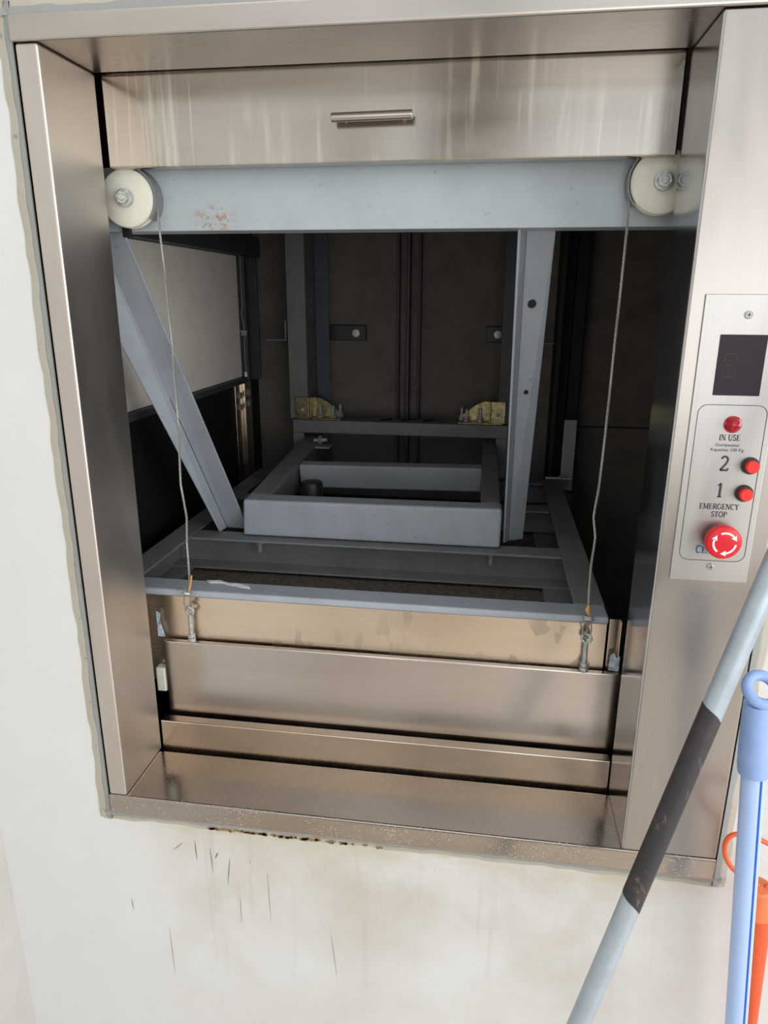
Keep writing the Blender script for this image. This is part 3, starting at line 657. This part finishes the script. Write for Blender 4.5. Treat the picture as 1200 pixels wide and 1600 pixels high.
# ---- serif lettering built from strokes. glyph: list of (polyline, weight); unit box 0..w x 0..1
A = lambda cx, cy, rx, ry, a0, a1, n=12: [(cx+rx*math.cos(math.radians(a0+(a1-a0)*i/n)), cy+ry*math.sin(math.radians(a0+(a1-a0)*i/n))) for i in range(n+1)]
T, N = 0.13, 0.055
def sf(x, y, w_=0.26): return ([(x-w_/2, y), (x+w_/2, y)], N)
G = {
 'I': (0.36, [([(0.18,0),(0.18,1)],T), sf(0.18,0.02), sf(0.18,0.98)]),
 'N': (0.78, [([(0.14,0),(0.14,1)],N), ([(0.14,1),(0.64,0)],T), ([(0.64,0),(0.64,1)],N), sf(0.14,0.02,.24), sf(0.12,0.98,.2), sf(0.64,0.98,.24)]),
 'U': (0.76, [([(0.16,1),(0.16,0.3)]+A(0.38,0.3,0.22,0.28,180,360)+[(0.60,0.3),(0.60,1)],[T]*3+[T*0.8]*10+[N]*4), sf(0.16,0.98), sf(0.60,0.98,.22)]),
 'S': (0.56, [(A(0.28,0.74,0.19,0.24,40,235,12)+A(0.27,0.26,0.21,0.24,60,-140,12),T*0.8), ([(0.44,0.98),(0.45,0.76)],N), ([(0.08,0.02),(0.07,0.26)],N)]),
 'E': (0.64, [([(0.18,0),(0.18,1)],T), ([(0.05,0.98),(0.55,0.98),(0.56,0.80)],N), ([(0.18,0.52),(0.44,0.52)],N), ([(0.05,0.02),(0.57,0.02),(0.60,0.22)],N), ([(0.44,0.42),(0.44,0.62)],N)]),
 'M': (0.92, [([(0.14,0),(0.14,1)],N), ([(0.14,1),(0.45,0.05)],T), ([(0.45,0.05),(0.76,1)],N), ([(0.76,0),(0.76,1)],T), sf(0.14,0.02,.24), sf(0.12,0.98,.22), sf(0.76,0.02), sf(0.78,0.98,.22)]),
 'R': (0.70, [([(0.18,0),(0.18,1)],T), ([(0.05,0.98),(0.34,0.98)]+A(0.34,0.75,0.20,0.23,90,-90)+[(0.18,0.52)],[N]*3+[T*.8]*9+[N]*4), ([(0.34,0.52),(0.62,0.02)],T), sf(0.18,0.02), sf(0.64,0.02,.16)]),
 'G': (0.78, [(A(0.40,0.5,0.32,0.48,45,320,18),[N]*3+[T]*12+[N]*10), ([(0.65,0.42),(0.65,0.10)],T), sf(0.62,0.42), ([(0.64,0.96),(0.65,0.72)],N)]),
 'C': (0.70, [(A(0.38,0.5,0.31,0.48,45,318,18),[N]*3+[T]*12+[N]*10), ([(0.61,0.96),(0.62,0.70)],N)]),
 'Y': (0.72, [([(0.12,1),(0.36,0.48)],T), ([(0.60,1),(0.36,0.48)],N), ([(0.36,0.5),(0.36,0)],T), sf(0.36,0.02), sf(0.12,0.98), sf(0.60,0.98,.22)]),
 'T': (0.66, [([(0.33,0),(0.33,1)],T), ([(0.05,0.76),(0.06,0.98),(0.60,0.98),(0.61,0.76)],N), sf(0.33,0.02)]),
 'O': (0.76, [(A(0.38,0.5,0.30,0.47,0,360,26),T*0.85)]),
 'P': (0.62, [([(0.18,0),(0.18,1)],T), ([(0.05,0.98),(0.34,0.98)]+A(0.34,0.73,0.20,0.25,90,-90)+[(0.18,0.48)],[N]*3+[T*.8]*9+[N]*4), sf(0.18,0.02)]),
 '1': (0.50, [([(0.10,0.82),(0.28,0.98)],N), ([(0.28,0),(0.28,0.99)],T*0.9), sf(0.28,0.02,.30)]),
 '2': (0.56, [(A(0.27,0.74,0.20,0.24,165,-20,12)+[(0.36,0.46),(0.06,0.06)],T*0.75), ([(0.05,0.05),(0.50,0.05),(0.54,0.20)],T*0.8)]),
 ' ': (0.34, []),
}
def lettering(text, cx, z0, h, mat, name='lettering', wscale=1.0, start=None, label=None, caps_big=None, bold=1.45):
    tot = sum(G[c][0] for c in text)*h*wscale; x = (cx-tot/2) if start is None else start
    m = MB()
    for i, c in enumerate(text):
        hh = h if (caps_big is None or i == 0) else h*caps_big
        ws = wscale
        for pts, wt in G[c][1]:
            wt = [q*hh*bold for q in wt][:len(pts)] if isinstance(wt, list) else wt*hh*bold
            if isinstance(wt, list) and len(wt) < len(pts): wt += [wt[-1]]*(len(pts)-len(wt))
            m.stroke([(x+a*hh*ws, z0+b*hh) for a, b in pts], wt, 0.00012, o=(0, PF-0.0001, 0))
        x += G[c][0]*hh*ws
    o = m.build(name, mat, cp)
    if label: o['label'] = label
    return o
lettering('IN USE', 0.7595, 0.5535, 0.0064, INK, label='dark serif words IN USE', wscale=1.0)
lettering('2', 0.7580, 0.5195, 0.0165, INK, label='dark serif numeral 2')
lettering('1', 0.7570, 0.4895, 0.0160, INK, label='dark serif numeral 1')
lettering('EMERGENCY', 0.7590, 0.4755, 0.0062, INK, label='dark serif words EMERGENCY STOP', wscale=1.05)
lettering('STOP', 0.7600, 0.4665, 0.0062, INK, label='dark serif word STOP', wscale=1.05)
lettering('CEN', 0, 0.4225, 0.0092, BLUEINK, start=0.7405, label='blue serif maker lettering partly behind the stop button', caps_big=0.78, bold=1.5)
def small(text, cx, z, size):
    cu = bpy.data.curves.new('t', 'FONT'); cu.body = text; cu.size = size; cu.align_x = 'CENTER'; cu.extrude = 0.00005
    to = bpy.data.objects.new('t', cu); COL.objects.link(to)
    dg = bpy.context.evaluated_depsgraph_get(); me = bpy.data.meshes.new_from_object(to.evaluated_get(dg))
    bpy.data.objects.remove(to); bpy.data.curves.remove(cu)
    me.transform(Matrix.Rotation(math.pi/2, 4, 'X')); me.transform(Matrix.Translation(V(cx, PF-0.0002, z)-wloc(cp)))
    me.materials.clear(); me.materials.append(INK)
    o = bpy.data.objects.new('lettering', me); COL.objects.link(o); o.parent = cp; o['label'] = 'tiny dark capacity text'
small('Dumbwaiter', 0.7585, 0.5468, 0.0050); small('Kapasitas 100 Kg', 0.7585, 0.5415, 0.0050)

# ------------------------------------------------------------------ cleaning tools leaning at the right
def ln(a, b, t): return Vector(a).lerp(Vector(b), t)
A0, B0 = V(0.7328, -0.150, 0.3063), V(0.6242, -0.220, -0.0399)
d = (A0-B0).normalized()
top = A0 + d*((-0.02-A0.y)/d.y if d.y else 0.4)
bot = B0 - d*((B0.z+0.80)/d.z)
g1 = V(0.662, -0.209, 0.0985)+d*0.0; 
def proj_on(p): return B0+d*((Vector(p)-B0).dot(d))
gA, gB = proj_on((0.7335,-0.15,0.3063)), proj_on((0.662,-0.205,0.1067))
t = thing('mop', 'grey metal pole with a worn black taped middle leaning across the lower right', 'pole', (bot.x, bot.y, -0.85))
MB().tube([bot, ln(bot, top, .3), ln(bot, top, .6), top], 0.0111, 32).build('pole', POLE, t, 0, True)
ex = [gB+d*(-0.0005), gB+d*0.05, gA-d*0.04, gA]
m = MB(); m.tube([gB, ln(gB, gA, .33), ln(gB, gA, .66), gA], 0.0115, 32)
for v in m.b.verts:
    q = (v.co-gB).dot(d)
    if q < 0.001 or q > (gA-gB).length-0.001:
        rad = v.co-(gB+d*q); v.co += d*(-rad.x*0.55+0.0010*math.sin(rad.z*900))
k = m.build('taped_grip', GRIP, t, 0, True); k['label'] = 'scuffed black tape sleeve'
MB().tube([bot-V(0,0,0.0), bot-d*0.03], 0.018, 24).build('socket', BLUEPL, t, 0, True)
m = MB()
for i in range(16):
    a = i*2*math.pi/16; m.tube([bot-d*0.03+V(math.cos(a)*.012, math.sin(a)*.012, 0), V(bot.x+math.cos(a)*.05, bot.y+math.sin(a)*.04, -0.83), V(bot.x+math.cos(a)*.09, bot.y+math.sin(a)*.06, -0.843)], 0.006, 6)
m.build('mop_strands', NYLON, t, 0, True)

# light blue handle with hanging loop
P0, P1 = V(0.7940, -0.120, 0.2235), V(0.8185, -0.135, -0.1115)
d2 = (P0-P1).normalized(); bb = P1-d2*((P1.z+0.80)/d2.z)
t = thing('broom', 'light blue plastic handle with a hanging loop at its top, at the right edge', 'broom', (bb.x, bb.y, -0.85))
MB().tube([bb, P0], 0.0118, 28).build('pole', plain('pale_blue_pole', (176, 202, 246), 0.35, 0, 0.015, 20), t, 0, True)
side = V(0.40, -0.91, 0).normalized()
m = MB(); m.tube([bb+side*0.0108, P0+side*0.0108], 0.0019, 8); m.build('stripe', BLUELINE, t, 0, True)
rings = []; m = MB()
ztop = 0.098
prof = [(-0.004, 0.0150), (0.0, 0.0158), (0.006, 0.0162), (0.03, 0.0160), (0.055, 0.0150), (0.078, 0.0140)]
m.tube([P0+d2*a for a, r in prof], [r for a, r in prof], 28)
u = d2.orthogonal().normalized()
lc = P0+d2*0.0935
# loop: flattened ring whose hole faces the viewer
m.ring(lc+V(0.003, 0, 0), V(0.12, -0.70, 0.72), 0.0152, 0.0058, 36, 12)
m.build('hanging_grip', BLUEPL, t, 0, True)
MB().box(bb.x-0.14, bb.x+0.14, bb.y-0.02, bb.y+0.02, -0.80, -0.77).build('brush_head', BLUEPL, t, 0.006)
m = MB()
for i in range(40):
    x = bb.x-0.135+0.27*i/39
    m.tube([(x, bb.y, -0.80), (x*1.0, bb.y-0.004, -0.848)], 0.0028, 5)
m.build('bristles', NYLON, t)

# orange tool behind it: tapered body, cap and wire loop
t = thing('dustpan', 'orange plastic tapered handle with a thin hanging loop, behind the blue broom', 'dustpan', (0.8685, -0.055, -0.85))
a, b = V(0.8545, -0.052, -0.0100), V(0.8760, -0.052, -0.2350)
dd = (a-b).normalized()
MB().tube([a+dd*-0.018, b, b-dd*0.25], [0.0170, 0.0080, 0.0085], 28).build('handle_body', ORANGE, t, 0, True)
MB().tube([a-dd*0.0175, a+dd*0.020, a+dd*0.0245, a+dd*0.026], [0.0172, 0.0168, 0.0150, 0.008], 28).build('handle_cap', ORANGECAP, t, 0, True)
m = MB(); c = V(0.8380, -0.052, 0.0640)
pts = []
loop = [(0.8505,0.0170),(0.8360,0.0250),(0.8200,0.0345),(0.8075,0.0520),(0.8040,0.0720),(0.8085,0.0855),(0.8210,0.0895),(0.8360,0.0870),(0.8500,0.0800),(0.8680,0.0730),(0.8800,0.060),(0.8800,0.040),(0.8700,0.022),(0.8590,0.0165)]
Pm = [V(x, -0.055, z) for x, z in loop]
for _ in range(2):
    Q = []
    for i in range(len(Pm)-1): Q += [Pm[i].lerp(Pm[i+1], .25), Pm[i].lerp(Pm[i+1], .75)]
    Pm = [Pm[0]]+Q+[Pm[-1]]
m.tube(Pm, 0.0029, 10); m.build('hanging_loop', plain('thin_orange_loop', (240, 100, 56), 0.4), t, 0, True)
e = b-dd*0.25
MB().hexa([(e.x-0.10,-0.125,-0.849),(e.x+0.10,-0.125,-0.849),(e.x+0.10,-0.03,-0.849),(e.x-0.10,-0.03,-0.849),(e.x-0.09,-0.120,-0.842),(e.x+0.09,-0.120,-0.842),(e.x+0.03,-0.03,e.z+0.005),(e.x-0.03,-0.03,e.z+0.005)]).build('pan', ORANGE, t, 0.004)
